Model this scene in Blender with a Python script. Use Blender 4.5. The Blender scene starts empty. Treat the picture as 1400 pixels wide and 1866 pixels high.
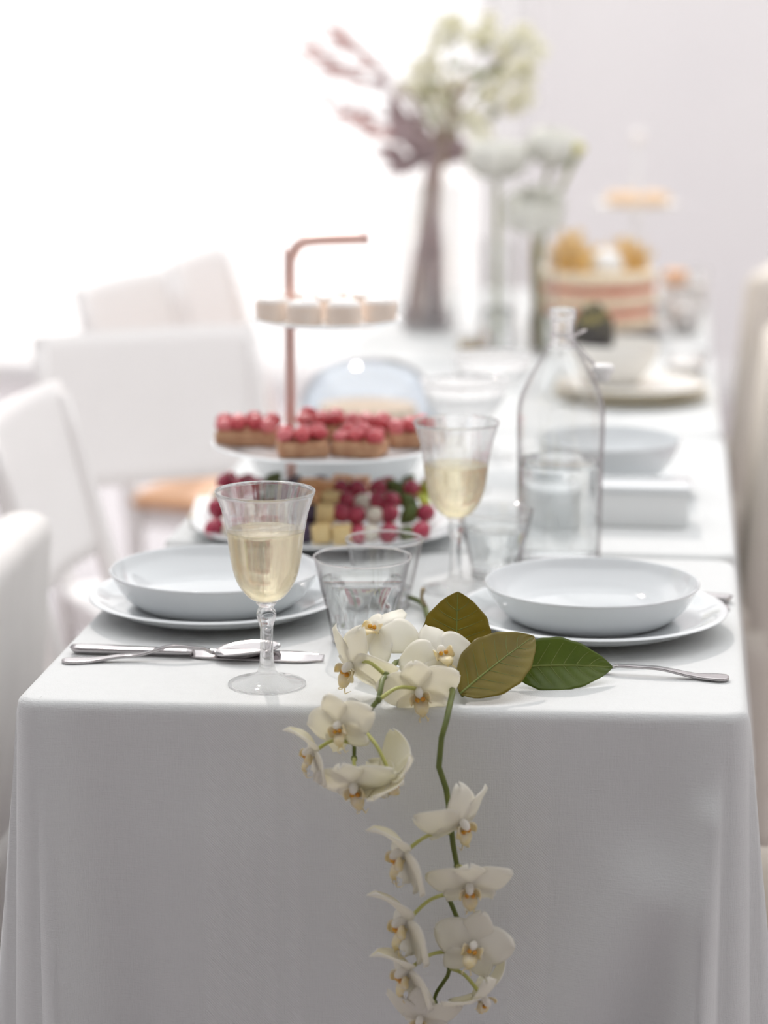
import bpy, bmesh, math, random
from mathutils import Vector, Matrix
PI = math.pi
random.seed(4)
scn = bpy.context.scene
col = scn.collection

# ------------------------------------------------------------------ camera, world, sun, exposure
cd = bpy.data.cameras.new('camera'); cam = bpy.data.objects.new('camera', cd); col.objects.link(cam)
cd.sensor_fit = 'VERTICAL'; cd.sensor_height = 36.0; cd.sensor_width = 27.0
cd.lens = 4500.0 / 1866.0 * 36.0
cam.location = (0.268, -2.190, 1.400)
cam.rotation_euler = (math.radians(90 - 11.872), 0, math.radians(6.79))
cd.dof.use_dof = True; cd.dof.focus_distance = 2.36; cd.dof.aperture_fstop = 2.5
cd.clip_start = 0.05; cd.clip_end = 200
scn.camera = cam

w = bpy.data.worlds.new('World'); scn.world = w; w.use_nodes = True
bg = w.node_tree.nodes['Background']; bg.inputs[0].default_value = (0.985, 0.985, 0.99, 1); bg.inputs[1].default_value = 1.20

sd = bpy.data.lights.new('sun', 'SUN'); sun = bpy.data.objects.new('sun', sd); col.objects.link(sun)
sd.energy = 0.95; sd.angle = math.radians(1.2); sd.color = (1.0, 0.91, 0.86)
sun.rotation_euler = Vector((0.26, -1.0, -0.86)).to_track_quat('-Z', 'Y').to_euler()
sun.location = (-1.5, 6, 6)

scn.view_settings.view_transform = 'Standard'; scn.view_settings.look = 'None'
scn.view_settings.gamma = 1; scn.view_settings.use_curve_mapping = False
scn.view_settings.exposure = 0.43
scn.cycles.max_bounces = 16; scn.cycles.transmission_bounces = 14; scn.cycles.transparent_max_bounces = 24
scn.cycles.sample_clamp_indirect = 4.0

# ------------------------------------------------------------------ materials
def ramp(nt, fac, stops):
    r = nt.nodes.new('ShaderNodeValToRGB'); e = r.color_ramp.elements
    while len(e) < len(stops): e.new(0.5)
    for k, (p, c) in enumerate(stops): e[k].position = p; e[k].color = (*c, 1)
    nt.links.new(fac, r.inputs[0]); return r.outputs[0]
def coords(nt, scale=(1, 1, 1), kind='Object'):
    tc = nt.nodes.new('ShaderNodeTexCoord'); mp = nt.nodes.new('ShaderNodeMapping')
    mp.inputs['Scale'].default_value = scale
    nt.links.new(tc.outputs[kind], mp.inputs[0]); return mp.outputs[0]
def noise(nt, vec, scale, detail=3, rough=.5):
    n = nt.nodes.new('ShaderNodeTexNoise'); n.inputs['Scale'].default_value = scale
    n.inputs['Detail'].default_value = detail; n.inputs['Roughness'].default_value = rough
    nt.links.new(vec, n.inputs['Vector']); return n.outputs['Fac']
def pm(name, c, rough=.5, c2=None, nscale=20, stretch=(1, 1, 1), bump=0, bscale=None, translucent=0, tcol=None, **kw):
    m = bpy.data.materials.new(name); m.use_nodes = True; nt = m.node_tree
    b = nt.nodes['Principled BSDF']; b.inputs['Roughness'].default_value = rough
    b.inputs['Base Color'].default_value = (*c, 1)
    for k, v in kw.items(): b.inputs[k.replace('_', ' ')].default_value = v
    vec = coords(nt, stretch)
    if c2:
        f = noise(nt, vec, nscale); nt.links.new(ramp(nt, f, [(.3, c), (.7, c2)]), b.inputs['Base Color'])
    if bump:
        f = noise(nt, vec, bscale or nscale, 4); bp = nt.nodes.new('ShaderNodeBump')
        bp.inputs['Strength'].default_value = bump; bp.inputs['Distance'].default_value = .002
        nt.links.new(f, bp.inputs['Height']); nt.links.new(bp.outputs[0], b.inputs['Normal'])
    if translucent:
        t = nt.nodes.new('ShaderNodeBsdfTranslucent'); t.inputs[0].default_value = (*(tcol or c), 1)
        mx = nt.nodes.new('ShaderNodeMixShader'); mx.inputs[0].default_value = translucent
        nt.links.new(b.outputs[0], mx.inputs[1]); nt.links.new(t.outputs[0], mx.inputs[2])
        nt.links.new(mx.outputs[0], nt.nodes['Material Output'].inputs[0])
    return m
def thin_glass(name, tint=(1, 1, 1), gain=1.0, edge=(1, 1, 1)):
    m = bpy.data.materials.new(name); m.use_nodes = True; nt = m.node_tree
    nt.nodes.remove(nt.nodes['Principled BSDF'])
    tr = nt.nodes.new('ShaderNodeBsdfTransparent')
    gl = nt.nodes.new('ShaderNodeBsdfGlossy'); gl.inputs['Roughness'].default_value = .02
    fr = nt.nodes.new('ShaderNodeLayerWeight'); fr.inputs[0].default_value = .5      # Schlick reflectance of a thin sheet
    pw = nt.nodes.new('ShaderNodeMath'); pw.operation = 'POWER'; pw.inputs[1].default_value = 4.0
    nt.links.new(fr.outputs['Facing'], pw.inputs[0])
    nt.links.new(ramp(nt, fr.outputs['Facing'], [(.55, tint), (.97, tuple(e * x for e, x in zip(edge, tint)))]), tr.inputs[0])   # longer path through the glass towards the edge
    mu = nt.nodes.new('ShaderNodeMath'); mu.operation = 'MULTIPLY_ADD'; mu.inputs[1].default_value = .80 * gain; mu.inputs[2].default_value = .075
    nt.links.new(pw.outputs[0], mu.inputs[0])
    mx = nt.nodes.new('ShaderNodeMixShader'); nt.links.new(mu.outputs[0], mx.inputs[0])
    nt.links.new(tr.outputs[0], mx.inputs[1]); nt.links.new(gl.outputs[0], mx.inputs[2])
    nt.links.new(mx.outputs[0], nt.nodes['Material Output'].inputs[0]); return m
def solid_glass(name, c=(1, 1, 1), ior=1.45, clear=0.0):
    m = bpy.data.materials.new(name); m.use_nodes = True; nt = m.node_tree
    nt.nodes.remove(nt.nodes['Principled BSDF'])
    g = nt.nodes.new('ShaderNodeBsdfGlass'); g.inputs['Color'].default_value = (*c, 1)
    g.inputs['Roughness'].default_value = 0; g.inputs['IOR'].default_value = ior
    t = nt.nodes.new('ShaderNodeBsdfTransparent'); t.inputs[0].default_value = (*c, 1)
    mx = nt.nodes.new('ShaderNodeMixShader'); mx.inputs[0].default_value = clear
    nt.links.new(g.outputs[0], mx.inputs[1]); nt.links.new(t.outputs[0], mx.inputs[2])
    nt.links.new(mx.outputs[0], nt.nodes['Material Output'].inputs[0]); return m
def linen(name):
    m = pm(name, (.86, .86, .855), .85); nt = m.node_tree; b = nt.nodes['Principled BSDF']
    b.inputs['Sheen Weight'].default_value = .25
    tc = nt.nodes.new('ShaderNodeTexCoord'); sx = nt.nodes.new('ShaderNodeSeparateXYZ')
    nt.links.new(tc.outputs['Object'], sx.inputs[0])
    # damask bands running along the cloth: ribs placed by x
    band = ramp(nt, sx.outputs[0], [(0, (0, 0, 0))])
    mr = nt.nodes.new('ShaderNodeMapRange'); mr.inputs[1].default_value = -.4; mr.inputs[2].default_value = .4
    nt.links.new(sx.outputs[0], mr.inputs[0])
    W, K, G = (1, 1, 1), (0, 0, 0), (.5, .5, .5)
    st = [(0, K), (.295, K), (.302, W), (.33, G), (.345, W), (.36, G), (.375, W), (.39, K), (.405, W), (.42, K), (.455, K), (.46, G), (.485, G), (.49, K), (.655, K), (.66, W), (.68, G), (.70, W), (.705, K)]
    band = ramp(nt, mr.outputs[0], st)
    v1 = coords(nt, (900, 900, 70)); v2 = coords(nt, (70, 70, 1100)); v3 = coords(nt, (650, 650, 650))
    n1 = noise(nt, v1, 1, 2); n2 = noise(nt, v2, 1, 2); n3 = noise(nt, v3, 1, 2)
    wv = nt.nodes.new('ShaderNodeTexWave'); wv.wave_type = 'BANDS'; wv.bands_direction = 'DIAGONAL'
    wv.inputs['Scale'].default_value = 230; wv.inputs['Distortion'].default_value = 1.5
    nt.links.new(tc.outputs['Object'], wv.inputs['Vector'])
    def math_(op, a, b_):
        n = nt.nodes.new('ShaderNodeMath'); n.operation = op
        for i, x in enumerate((a, b_)):
            if isinstance(x, (int, float)): n.inputs[i].default_value = x
            else: nt.links.new(x, n.inputs[i])
        return n.outputs[0]
    h = math_('ADD', math_('ADD', n1, n2), math_('MULTIPLY', n3, .6))
    h = math_('ADD', h, math_('MULTIPLY', math_('MULTIPLY', wv.outputs['Fac'], band), 1.3))
    bp = nt.nodes.new('ShaderNodeBump'); bp.inputs['Strength'].default_value = .35; bp.inputs['Distance'].default_value = .0012
    nt.links.new(h, bp.inputs['Height']); nt.links.new(bp.outputs[0], b.inputs['Normal'])
    mix = nt.nodes.new('ShaderNodeMix'); mix.data_type = 'RGBA'
    mix.inputs['A'].default_value = (.670, .690, .690, 1); mix.inputs['B'].default_value = (.755, .772, .770, 1)
    nt.links.new(math_('ADD', math_('ADD', math_('MULTIPLY', math_('ADD', n1, n2), .40), math_('MULTIPLY', band, .14)), math_('MULTIPLY', math_('MULTIPLY', wv.outputs['Fac'], band), .55)), mix.inputs['Factor'])
    nt.links.new(mix.outputs['Result'], b.inputs['Base Color'])
    return m

M = dict(
    wall=pm('wall_paint', (.90, .875, .875), .9, (.92, .895, .89), 3),
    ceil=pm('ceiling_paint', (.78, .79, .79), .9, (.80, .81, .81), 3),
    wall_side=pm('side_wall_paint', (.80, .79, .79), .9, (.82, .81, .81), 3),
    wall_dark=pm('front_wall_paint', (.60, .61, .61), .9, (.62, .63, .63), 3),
    floor=pm('pale_floor', (.48, .435, .455), .22, (.53, .48, .50), 2.2, (1, .12, 1)),
    terrace=pm('terrace_stone', (.86, .83, .82), .9, (.92, .9, .88), 5),
    winframe=pm('window_frame_paint', (.92, .91, .90), .5, (.95, .94, .93), 4),
    pane=thin_glass('window_pane', (1, 1, 1), .6),
    linen=linen('white_linen'),
    china=pm('white_opal_china', (.755, .785, .80), .08, (.775, .805, .82), 8, Coat_Weight=.5, Coat_Roughness=.03),
    cream_china=pm('cream_china', (.85, .83, .78), .2, (.88, .86, .82), 8),
    gold=pm('gold_rim', (.80, .66, .36), .3, (.86, .72, .42), 30, Metallic=.8),
    steel=pm('polished_steel', (.50, .475, .48), .16, (.56, .535, .54), 40, (1, 8, 8), Metallic=1.0),
    glass=solid_glass('drinking_glass', (1, 1, 1), 1.45, .35),
    thin=thin_glass('thin_clear_glass', (.99, .992, .99), .7, (.62, .58, .59)),
    glass_solid=solid_glass('solid_glass', (1, 1, 1), 1.48, .35),
    water=solid_glass('water', (.985, .995, 1), 1.33, .15),
    wine=solid_glass('white_wine', (.99, .945, .81), 1.34, .2),
    stem=pm('orchid_stem_green', (.09, .12, .02), .45, (.16, .19, .04), 60, bump=.2),
    stem_pale=pm('orchid_pedicel', (.42, .44, .10), .45, (.55, .55, .2), 60),
    petal=pm('orchid_petal', (.95, .945, .92), .5, (.95, .945, .93), 25, translucent=.5, tcol=(.98, .96, .88), Sheen_Weight=.2),
    petal_back=pm('orchid_petal_back', (.93, .915, .82), .55, (.90, .865, .62), 30, translucent=.45, tcol=(.96, .92, .74)),
    lip=pm('orchid_lip', (.93, .91, .82), .45, (.92, .80, .42), 110, translucent=.3, tcol=(.95, .8, .4)),
    lip_gold=pm('orchid_lip_gold', (.85, .50, .03), .5, (.45, .12, .02), 260),
    leaf=pm('glossy_leaf', (.075, .12, .010), .38, (.12, .17, .015), 28, bump=.25, bscale=90, translucent=.30, tcol=(.30, .38, .02)),
    leaf_flared=pm('flare_tinted_leaf', (.16, .13, .008), .4, (.24, .19, .01), 28, bump=.25, bscale=90, translucent=.35, tcol=(.50, .38, .02)),  # green leaf shifted to olive, lens flare mixed into its colour
    vein=pm('leaf_vein', (.16, .20, .03), .5, (.2, .24, .05), 40),
    copper=pm('veiled_copper', (.80, .54, .48), .35, (.84, .60, .54), 20, Metallic=.4),  # copper paled towards pink, glare veil put into the colour
    bread=pm('toasted_bread', (.44, .22, .12), .85, (.62, .37, .22), 90, bump=.6),
    berry=pm('strawberry', (.52, .04, .06), .32, (.70, .12, .13), 60, bump=.3, Coat_Weight=.15),
    rasp=pm('pink_topping', (.68, .13, .16), .35, (.78, .24, .24), 60, Coat_Weight=.15),
    crust=pm('pastry_crust', (.86, .62, .42), .8, (.92, .72, .52), 60, bump=.3),
    tart_crust=pm('overexposed_tart_crust', (.94, .78, .66), .8, (.96, .84, .74), 60, bump=.3),  # tan crust lightened to carry the overexposure
    icing=pm('white_icing', (.95, .91, .88), .4, (.96, .93, .90), 40),
    grape=pm('red_grape', (.36, .02, .06), .18, (.55, .05, .10), 35, Coat_Weight=.6),
    dgrape=pm('black_grape', (.035, .02, .05), .22, (.08, .04, .09), 35, Coat_Weight=.5),
    ggreen=pm('green_leafy', (.09, .14, .03), .5, (.18, .22, .06), 45),
    lime=pm('lime_green_fruit', (.48, .55, .05), .3, (.58, .62, .08), 45),
    cheese=pm('yellow_cheese', (.90, .66, .28), .5, (.94, .74, .38), 40),
    melon=pm('orange_melon', (.90, .45, .20), .4, (.94, .55, .28), 40),
    mozz=pm('mozzarella', (.88, .82, .68), .3, (.92, .88, .76), 40),
    dome=thin_glass('dome_glass', (.93, .95, .975), 1.3, (.7, .72, .76)),
    sponge=pm('pink_sponge', (.62, .20, .15), .9, (.80, .40, .30), 55, bump=.6),
    frost=pm('vanilla_cream', (.84, .68, .48), .6, (.90, .78, .60), 40, bump=.4),
    physalis=pm('golden_berry', (.88, .50, .10), .3, (.92, .62, .20), 40, Coat_Weight=.3),
    husk=pm('berry_husk', (.82, .66, .36), .7, (.88, .74, .46), 60, translucent=.3, tcol=(.9, .7, .35)),
    glint_white=pm('white_rim_glint', (.93, .93, .93), .25, (.96, .96, .96), 400, bump=.8, Coat_Weight=.5),  # white for the painted glints on the coupe rims
    mer=pm('white_meringue', (.93, .93, .92), .7, (.95, .95, .94), 30),
    arti=pm('dark_artichoke', (.05, .045, .055), .5, (.12, .11, .08), 45),
    arti_tip=pm('artichoke_tip', (.30, .26, .09), .5, (.40, .34, .14), 45),
    mauve=pm('veiled_mauve_twig', (.46, .36, .37), .8, (.56, .45, .45), 30),  # twig colour faded, the veil of glare is painted in
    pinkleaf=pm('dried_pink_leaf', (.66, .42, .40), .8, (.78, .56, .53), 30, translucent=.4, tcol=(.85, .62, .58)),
    mauveleaf=pm('veiled_mauve_leaf', (.46, .36, .38), .7, (.56, .46, .47), 30, translucent=.35, tcol=(.7, .55, .55)),  # leaf mauve lightened like the twigs, for the same glare
    blossom=pm('cream_blossom', (.95, .945, .86), .6, (.95, .95, .92), 30, translucent=.5, tcol=(.95, .93, .78)),
    bcentre=pm('blossom_centre', (.62, .60, .22), .7, (.70, .64, .30), 50),
    ranun=pm('ranunculus_petal', (.975, .97, .92), .6, (.98, .975, .94), 30, translucent=.3, tcol=(.97, .97, .90)),
    gstem=pm('flower_stem', (.26, .29, .12), .6, (.36, .37, .18), 40),
    bstem=pm('brown_stem', (.34, .26, .16), .7, (.44, .35, .22), 40),
    white_paint=pm('white_chair_paint', (.92, .895, .885), .45, (.94, .915, .905), 6),
    tan_wood=pm('tan_seat_wood', (.62, .32, .16), .5, (.74, .44, .26), 9, (1, 6, 1)),
    slip=pm('ivory_slipcover', (.74, .68, .60), .9, (.80, .74, .67), 14, bump=.3, bscale=160),
    slip_white=pm('white_slipcover', (.80, .78, .76), .9, (.84, .82, .80), 14, bump=.3, bscale=160),
    box=pm('pale_grey_card', (.82, .85, .85), .7, (.85, .87, .87), 12),
    napkin=pm('ivory_napkin', (.88, .86, .82), .9, (.91, .89, .86), 40, bump=.2),
    tealight=pm('amber_wax', (.85, .58, .22), .4, (.9, .66, .3), 30),
    greyplate=pm('grey_stoneware', (.42, .38, .37), .5, (.5, .46, .45), 20),
    rubber=pm('white_stopper', (.85, .84, .83), .3, (.9, .89, .88), 20),
)

def frosted(name, share):
    m = thin_glass(name, (1, 1, 1), 1.2); nt = m.node_tree; out = nt.nodes['Material Output']; prev = out.inputs[0].links[0].from_socket
    d = nt.nodes.new('ShaderNodeBsdfTranslucent'); d.inputs[0].default_value = (.97, .97, .97, 1); mx = nt.nodes.new('ShaderNodeMixShader'); mx.inputs[0].default_value = share
    nt.links.new(prev, mx.inputs[1]); nt.links.new(d.outputs[0], mx.inputs[2]); nt.links.new(mx.outputs[0], out.inputs[0]); return m
M['coupe_glass'] = frosted('ribbed_coupe_glass', .45); M['sheer'] = frosted('sheer_voile', .60)

# ------------------------------------------------------------------ mesh helpers
def mesh(name, V, F, mats, parent=None, smooth=True, mi=None, loc=(0, 0, 0), rot=(0, 0, 0)):
    me = bpy.data.meshes.new(name); me.from_pydata([tuple(v) for v in V], [], F); me.update()
    bm = bmesh.new(); bm.from_mesh(me); bmesh.ops.recalc_face_normals(bm, faces=bm.faces[:]) if mi is None else None
    bm.to_mesh(me); bm.free()
    if not isinstance(mats, (list, tuple)): mats = [mats]
    for m in mats: me.materials.append(M[m])
    if smooth: me.polygons.foreach_set('use_smooth', [True] * len(me.polygons))
    if mi: me.polygons.foreach_set('material_index', mi)
    o = bpy.data.objects.new(name, me); col.objects.link(o); o.location = loc; o.rotation_euler = rot
    if parent: o.parent = parent
    return o
def tag(o, label, cat, group=None, kind=None):
    o['label'] = label; o['category'] = cat
    if group: o['group'] = group
    if kind: o['kind'] = kind
    return o
def thing(name, label, cat, loc=(0, 0, 0), rz=0, group=None):
    o = bpy.data.objects.new(name, None); col.objects.link(o); o.empty_display_size = .02
    o.location = loc; o.rotation_euler = (0, 0, rz); return tag(o, label, cat, group)
def dup(root, loc, rz, label, group=None):
    def cp(o, par):
        c = o.copy(); col.objects.link(c); c.parent = par
        for ch in list(o.children): cp(ch, c)
        return c
    r = cp(root, None); r.location = loc; r.rotation_euler = (0, 0, rz); r['label'] = label
    if group: r['group'] = group
    return r
def catmull(P, n=6):
    P = [Vector(p) for p in P]; out = []
    for i in range(len(P) - 1):
        p0 = P[i - 1] if i else P[i] * 2 - P[i + 1]; p1 = P[i]; p2 = P[i + 1]
        p3 = P[i + 2] if i + 2 < len(P) else p2 * 2 - p1
        for k in range(n):
            t = k / n
            out.append(.5 * ((2 * p1) + (p2 - p0) * t + (2 * p0 - 5 * p1 + 4 * p2 - p3) * t * t + (3 * p1 - p0 - 3 * p2 + p3) * t ** 3))
    out.append(P[-1]); return out
def lathe(prof, seg=48, mod=None):
    V, F, rows = [], [], []
    for r, z in prof:
        if r < 1e-6: rows.append([len(V)]); V.append((0, 0, z)); continue
        row = []
        for k in range(seg):
            a = 2 * PI * k / seg; q = r * (mod(a, r, z) if mod else 1)
            row.append(len(V)); V.append((q * math.cos(a), q * math.sin(a), z))
        rows.append(row)
    for a, b in zip(rows, rows[1:]):
        for k in range(seg):
            k2 = (k + 1) % seg
            if len(a) == 1 and len(b) == 1: break
            if len(a) == 1: F.append((a[0], b[k], b[k2]))
            elif len(b) == 1: F.append((a[k], b[0], a[k2]))
            else: F.append((a[k], b[k], b[k2], a[k2]))
    return V, F
def sm(P, n=5): return [(max(0, v.x), v.y) for v in catmull([(p[0], p[1], 0) for p in P], n)]
def tube(P, R, seg=8, n=4, smooth_path=True):
    pts = catmull(P, n) if smooth_path and len(P) > 2 else [Vector(p) for p in P]
    N = len(pts)
    if isinstance(R, (int, float)): R = [R] * len(P)
    def rad(i):
        t = i / (N - 1) * (len(R) - 1); k = min(int(t), len(R) - 2); return R[k] + (R[k + 1] - R[k]) * (t - k)
    V, F = [], []; up = None
    for i, p in enumerate(pts):
        d = (pts[min(i + 1, N - 1)] - pts[max(i - 1, 0)]).normalized()
        if up is None: up = Vector((0, 0, 1)) if abs(d.z) < .9 else Vector((1, 0, 0))
        x = d.cross(up).normalized(); up = x.cross(d).normalized()
        for k in range(seg):
            a = 2 * PI * k / seg; V.append(p + (x * math.cos(a) + up * math.sin(a)) * rad(i))
    for i in range(N - 1):
        for k in range(seg):
            k2 = (k + 1) % seg; F.append((i * seg + k, i * seg + k2, (i + 1) * seg + k2, (i + 1) * seg + k))
    F.append(tuple(range(seg))[::-1]); F.append(tuple((N - 1) * seg + k for k in range(seg)))
    return V, F
def join(*parts):
    V, F = [], []
    for v, f in parts:
        o = len(V); V += [Vector(p) for p in v]; F += [tuple(i + o for i in q) for q in f]
    return V, F
def move(vf, d=(0, 0, 0), rz=0, s=1):
    R = Matrix.Rotation(rz, 3, 'Z'); d = Vector(d)
    return [R @ (Vector(v) * s) + d for v in vf[0]], vf[1]
def box(cx, cy, cz, sx, sy, sz, bev=.003, seg=2):
    bm = bmesh.new(); bmesh.ops.create_cube(bm, size=1)
    for v in bm.verts: v.co = Vector((cx + v.co.x * sx, cy + v.co.y * sy, cz + v.co.z * sz))
    if bev: bmesh.ops.bevel(bm, geom=bm.edges[:], offset=min(bev, sx * .45, sy * .45, sz * .45), segments=seg, affect='EDGES', profile=.5)
    bm.verts.index_update(); V = [v.co.copy() for v in bm.verts]; F = [tuple(v.index for v in f.verts) for f in bm.faces]; bm.free()
    return V, F
def blob(c, r, rx=1, ry=1, rz=1, seg=12, rings=8, jit=0, seed=0):
    rnd = random.Random(seed); prof = [(math.sin(PI * i / rings), -math.cos(PI * i / rings)) for i in range(rings + 1)]
    prof[0] = (0, -1); prof[-1] = (0, 1)
    V, F = lathe(prof, seg)
    return [Vector((c[0] + v[0] * r * rx * (1 + jit * rnd.uniform(-1, 1)), c[1] + v[1] * r * ry * (1 + jit * rnd.uniform(-1, 1)), c[2] + v[2] * r * rz * (1 + jit * rnd.uniform(-1, 1)))) for v in V], F
def patch(fn, nu=10, nv=8, t=.0006):
    """a leaf-like sheet with thickness: fn(u in 0..1, v in -1..1); front and back layers and a rim; returns V, F, material index"""
    P = [[Vector(fn(i / nu, -1 + 2 * j / nv)) for j in range(nv + 1)] for i in range(nu + 1)]
    V, F, MI = [], [], []; W = nv + 1
    def nrm(i, j):
        a = P[min(i + 1, nu)][j] - P[max(i - 1, 0)][j]; b = P[i][min(j + 1, nv)] - P[i][max(j - 1, 0)]
        n = a.cross(b); return n.normalized() if n.length > 1e-12 else Vector((0, 0, 1))
    for s in (1, -1):
        for i in range(nu + 1):
            for j in range(W): V.append(P[i][j] + nrm(i, j) * t * .5 * s)
    o = (nu + 1) * W
    for i in range(nu):
        for j in range(nv):
            a, b, c, d = i * W + j, (i + 1) * W + j, (i + 1) * W + j + 1, i * W + j + 1
            F.append((a, b, c, d)); MI.append(0); F.append((o + d, o + c, o + b, o + a)); MI.append(1)
    rim = [(i, 0) for i in range(nu)] + [(nu, j) for j in range(nv)] + [(nu - i, nv) for i in range(nu)] + [(0, nv - j) for j in range(nv)]
    for k in range(len(rim)):
        (i, j), (i2, j2) = rim[k], rim[(k + 1) % len(rim)]
        a, b = i * W + j, i2 * W + j2; F.append((b, a, o + a, o + b)); MI.append(0)
    return V, F, MI

# ------------------------------------------------------------------ the room
def struct(name, vf, m, parent=None, smooth=False):
    o = mesh(name, vf[0], vf[1], m, parent, smooth); 
    if not parent: o['kind'] = 'structure'
    return o
YB = 6.5
struct('floor', box(.2, 1.2, -.05, 6.0, 11.0, .1, 0), 'floor')
struct('terrace', box(-1, 15.5, -.16, 30, 17.4, .1, 0), 'terrace')
WX0, WX1, WZ1 = -2.7, -.40, 2.75
struct('wall_back', join(box((WX1 + 3.0) / 2, YB + .1, 1.55, 3.0 - WX1, .2, 3.1, 0), box((WX0 - 2.8) / 2, YB + .1, 1.55, WX0 + 2.8, .2, 3.1, 0),
       box((WX0 + WX1) / 2, YB + .1, (WZ1 + 3.1) / 2, WX1 - WX0, .2, 3.1 - WZ1, 0)), 'wall')
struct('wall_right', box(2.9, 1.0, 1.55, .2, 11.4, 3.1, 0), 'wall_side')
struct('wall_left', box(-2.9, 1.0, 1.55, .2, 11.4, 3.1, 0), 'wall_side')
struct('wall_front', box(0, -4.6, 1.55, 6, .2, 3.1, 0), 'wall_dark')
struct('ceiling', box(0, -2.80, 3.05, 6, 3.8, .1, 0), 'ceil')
wn = bpy.data.objects.new('window_1', None); col.objects.link(wn); wn['kind'] = 'structure'
wn['label'] = 'tall white framed garden window in the back wall'
def wpart(n, vf, m): return mesh(n, vf[0], vf[1], m, wn, False)
fw = .06
for x in (WX0 + fw / 2, WX1 - fw / 2): wpart('frame_post', box(x, YB + .1, WZ1 / 2, fw, .08, WZ1, .004), 'winframe')
for z in (.04, WZ1 - fw / 2): wpart('frame_rail', box((WX0 + WX1) / 2, YB + .1, z, WX1 - WX0 - 2 * fw, .08, .08, .004), 'winframe')
xm = -2.32
wpart('mullion', box(xm, YB + .1, WZ1 / 2, .05, .06, WZ1 - .16, .004), 'winframe')
for x0, x1 in ((WX0 + fw, xm - .025), (xm + .025, WX1 - fw)):
    wpart('pane', box((x0 + x1) / 2, YB + .1, WZ1 / 2, x1 - x0, .012, WZ1 - .16, 0), 'pane')
for nm, vf in (('baseboard_back', box((WX1 + 2.8) / 2, YB - .01, .05, 2.8 - WX1, .02, .1, .003)), ('baseboard_right', box(2.79, 1.0, .05, .02, 11, .1, .003)), ('baseboard_left', box(-2.79, 1.0, .05, .02, 11, .1, .003))):
    struct(nm, vf, 'winframe')

V, F = [], []
nx, nz = 120, 6
for i in range(nx + 1):
    u = i / nx; x = -1.35 + 1.12 * u
    for k in range(nz + 1): V.append((x, YB - .10 + .035 * math.sin(u * 62) + .012 * math.sin(u * 23), 2.95 - 2.93 * k / nz))
for i in range(nx):
    for k in range(nz): a = i * (nz + 1) + k; F.append((a, a + nz + 1, a + nz + 2, a + 1))
g = thing('softening_curtain', 'sheer white curtain added to soften the bright right edge of the window', 'curtain', (0, 0, 0))  # curtain added to soften the step from bright window to wall
mesh('curtain_fabric', V, F, 'sheer', g)
mesh('curtain_rod', *tube([(-2.6, YB - .10, 2.96), (-.05, YB - .10, 2.96)], .012, 10, 1, False), 'winframe', g)

# ------------------------------------------------------------------ tablecloths
TZ = .75
def cloth(label, corners, drop, front=None, rad=.02, folds=(), rows=46, flare=.06):
    c = [Vector((x, y, 0)) for x, y in corners]           # front-left, front-right, back-right, back-left
    per = []                                               # (point, outward normal, side index, distance from the side's start)
    for i in range(4):
        a, b = c[i], c[(i + 1) % 4]; pv = c[i - 1]; d = (b - a).normalized(); L = (b - a).length
        nrm = Vector((d.y, -d.x, 0)); dp = (a - pv).normalized(); np_ = Vector((dp.y, -dp.x, 0))
        for k in range(6):                                 # rounded corner
            t = (k + .5) / 6; n = (np_ * (1 - t) + nrm * t).normalized()
            ctr = a - (np_ + nrm) * rad / (1 + np_.dot(nrm)) * 1.0
            per.append((ctr + n * rad, n, i, 0.0))
        m = max(8, int((L - 2 * rad) / .008))
        for k in range(m + 1):
            s = rad + (L - 2 * rad) * k / m; per.append((a + d * s, nrm, i, s))
    V, F = [], []; N = len(per); er = .010
    prof = [(-.0165, 0)] + [(-er + er * math.sin(PI / 2 * k / 5), -er + er * math.cos(PI / 2 * k / 5)) for k in range(6)]
    for o, z in prof:
        for p, n, i, s in per: V.append((p + n * o) + Vector((0, 0, TZ + z)))
    for r in range(1, rows + 1):
        for p, n, i, s in per:
            L = (c[(i + 1) % 4] - c[i]).length; e = min(s, L - s)
            fd = front or drop; far = 0 if i == 0 else (1 if i == 2 else (min(1, s / .16) if i == 1 else min(1, (L - s) / .16)))
            dr = fd + (drop - fd) * far; v = er + (dr - er) * r / rows; g = min(1, v / .35)
            o = flare * v * .22 + .02 * v * (1 - min(1, e / .12))
            o += .030 * g * math.exp(-((e - .035 - .03 * v) / .020) ** 2) - .012 * g * math.exp(-((e - .085 - .05 * v) / .03) ** 2)
            o += .0025 * g * math.sin(s * 23 + i * 2.1) * min(1, e / .1)
            for fi, s0, v0, s1, v1, wd, am in folds:
                if fi == i:
                    q = Vector((s, v)); A = Vector((s0, v0)); B = Vector((s1, v1)); t = max(0, min(1, (q - A).dot(B - A) / (B - A).length_squared))
                    o += am * math.exp(-((q - A - (B - A) * t).length / wd) ** 2)
            V.append((p + n * o) + Vector((0, 0, TZ - v)))
    R = len(prof) + rows
    for r in range(R - 1):
        for k in range(N):
            k2 = (k + 1) % N; F.append((r * N + k, (r + 1) * N + k, (r + 1) * N + k2, r * N + k2))
    F.append(tuple(range(N)))
    o = mesh('tablecloth', V, F, 'linen'); so = o.modifiers.new('thickness', 'SOLIDIFY'); so.thickness = .0015; so.offset = -1
    return tag(o, label, 'tablecloth', 'white cloths on the row of tables')
cloth('white damask cloth on the nearest table, orchids hanging down its front', [(-.344, -.016), (.344, .016), (.344, .662), (-.344, .662)], .27, .36, rad=.026,
      folds=[(0, .60, .18, .47, .42, .045, .022), (0, .66, .10, .63, .5, .02, .012), (0, .40, .2, .42, .6, .05, .004), (0, .2, .15, .22, .6, .06, .005)])
cloth('white cloth on the second table, under the bottle-side grey box', [(-.346, .676), (.346, .676), (.346, 1.482), (-.346, 1.482)], .27, rad=.03)
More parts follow.
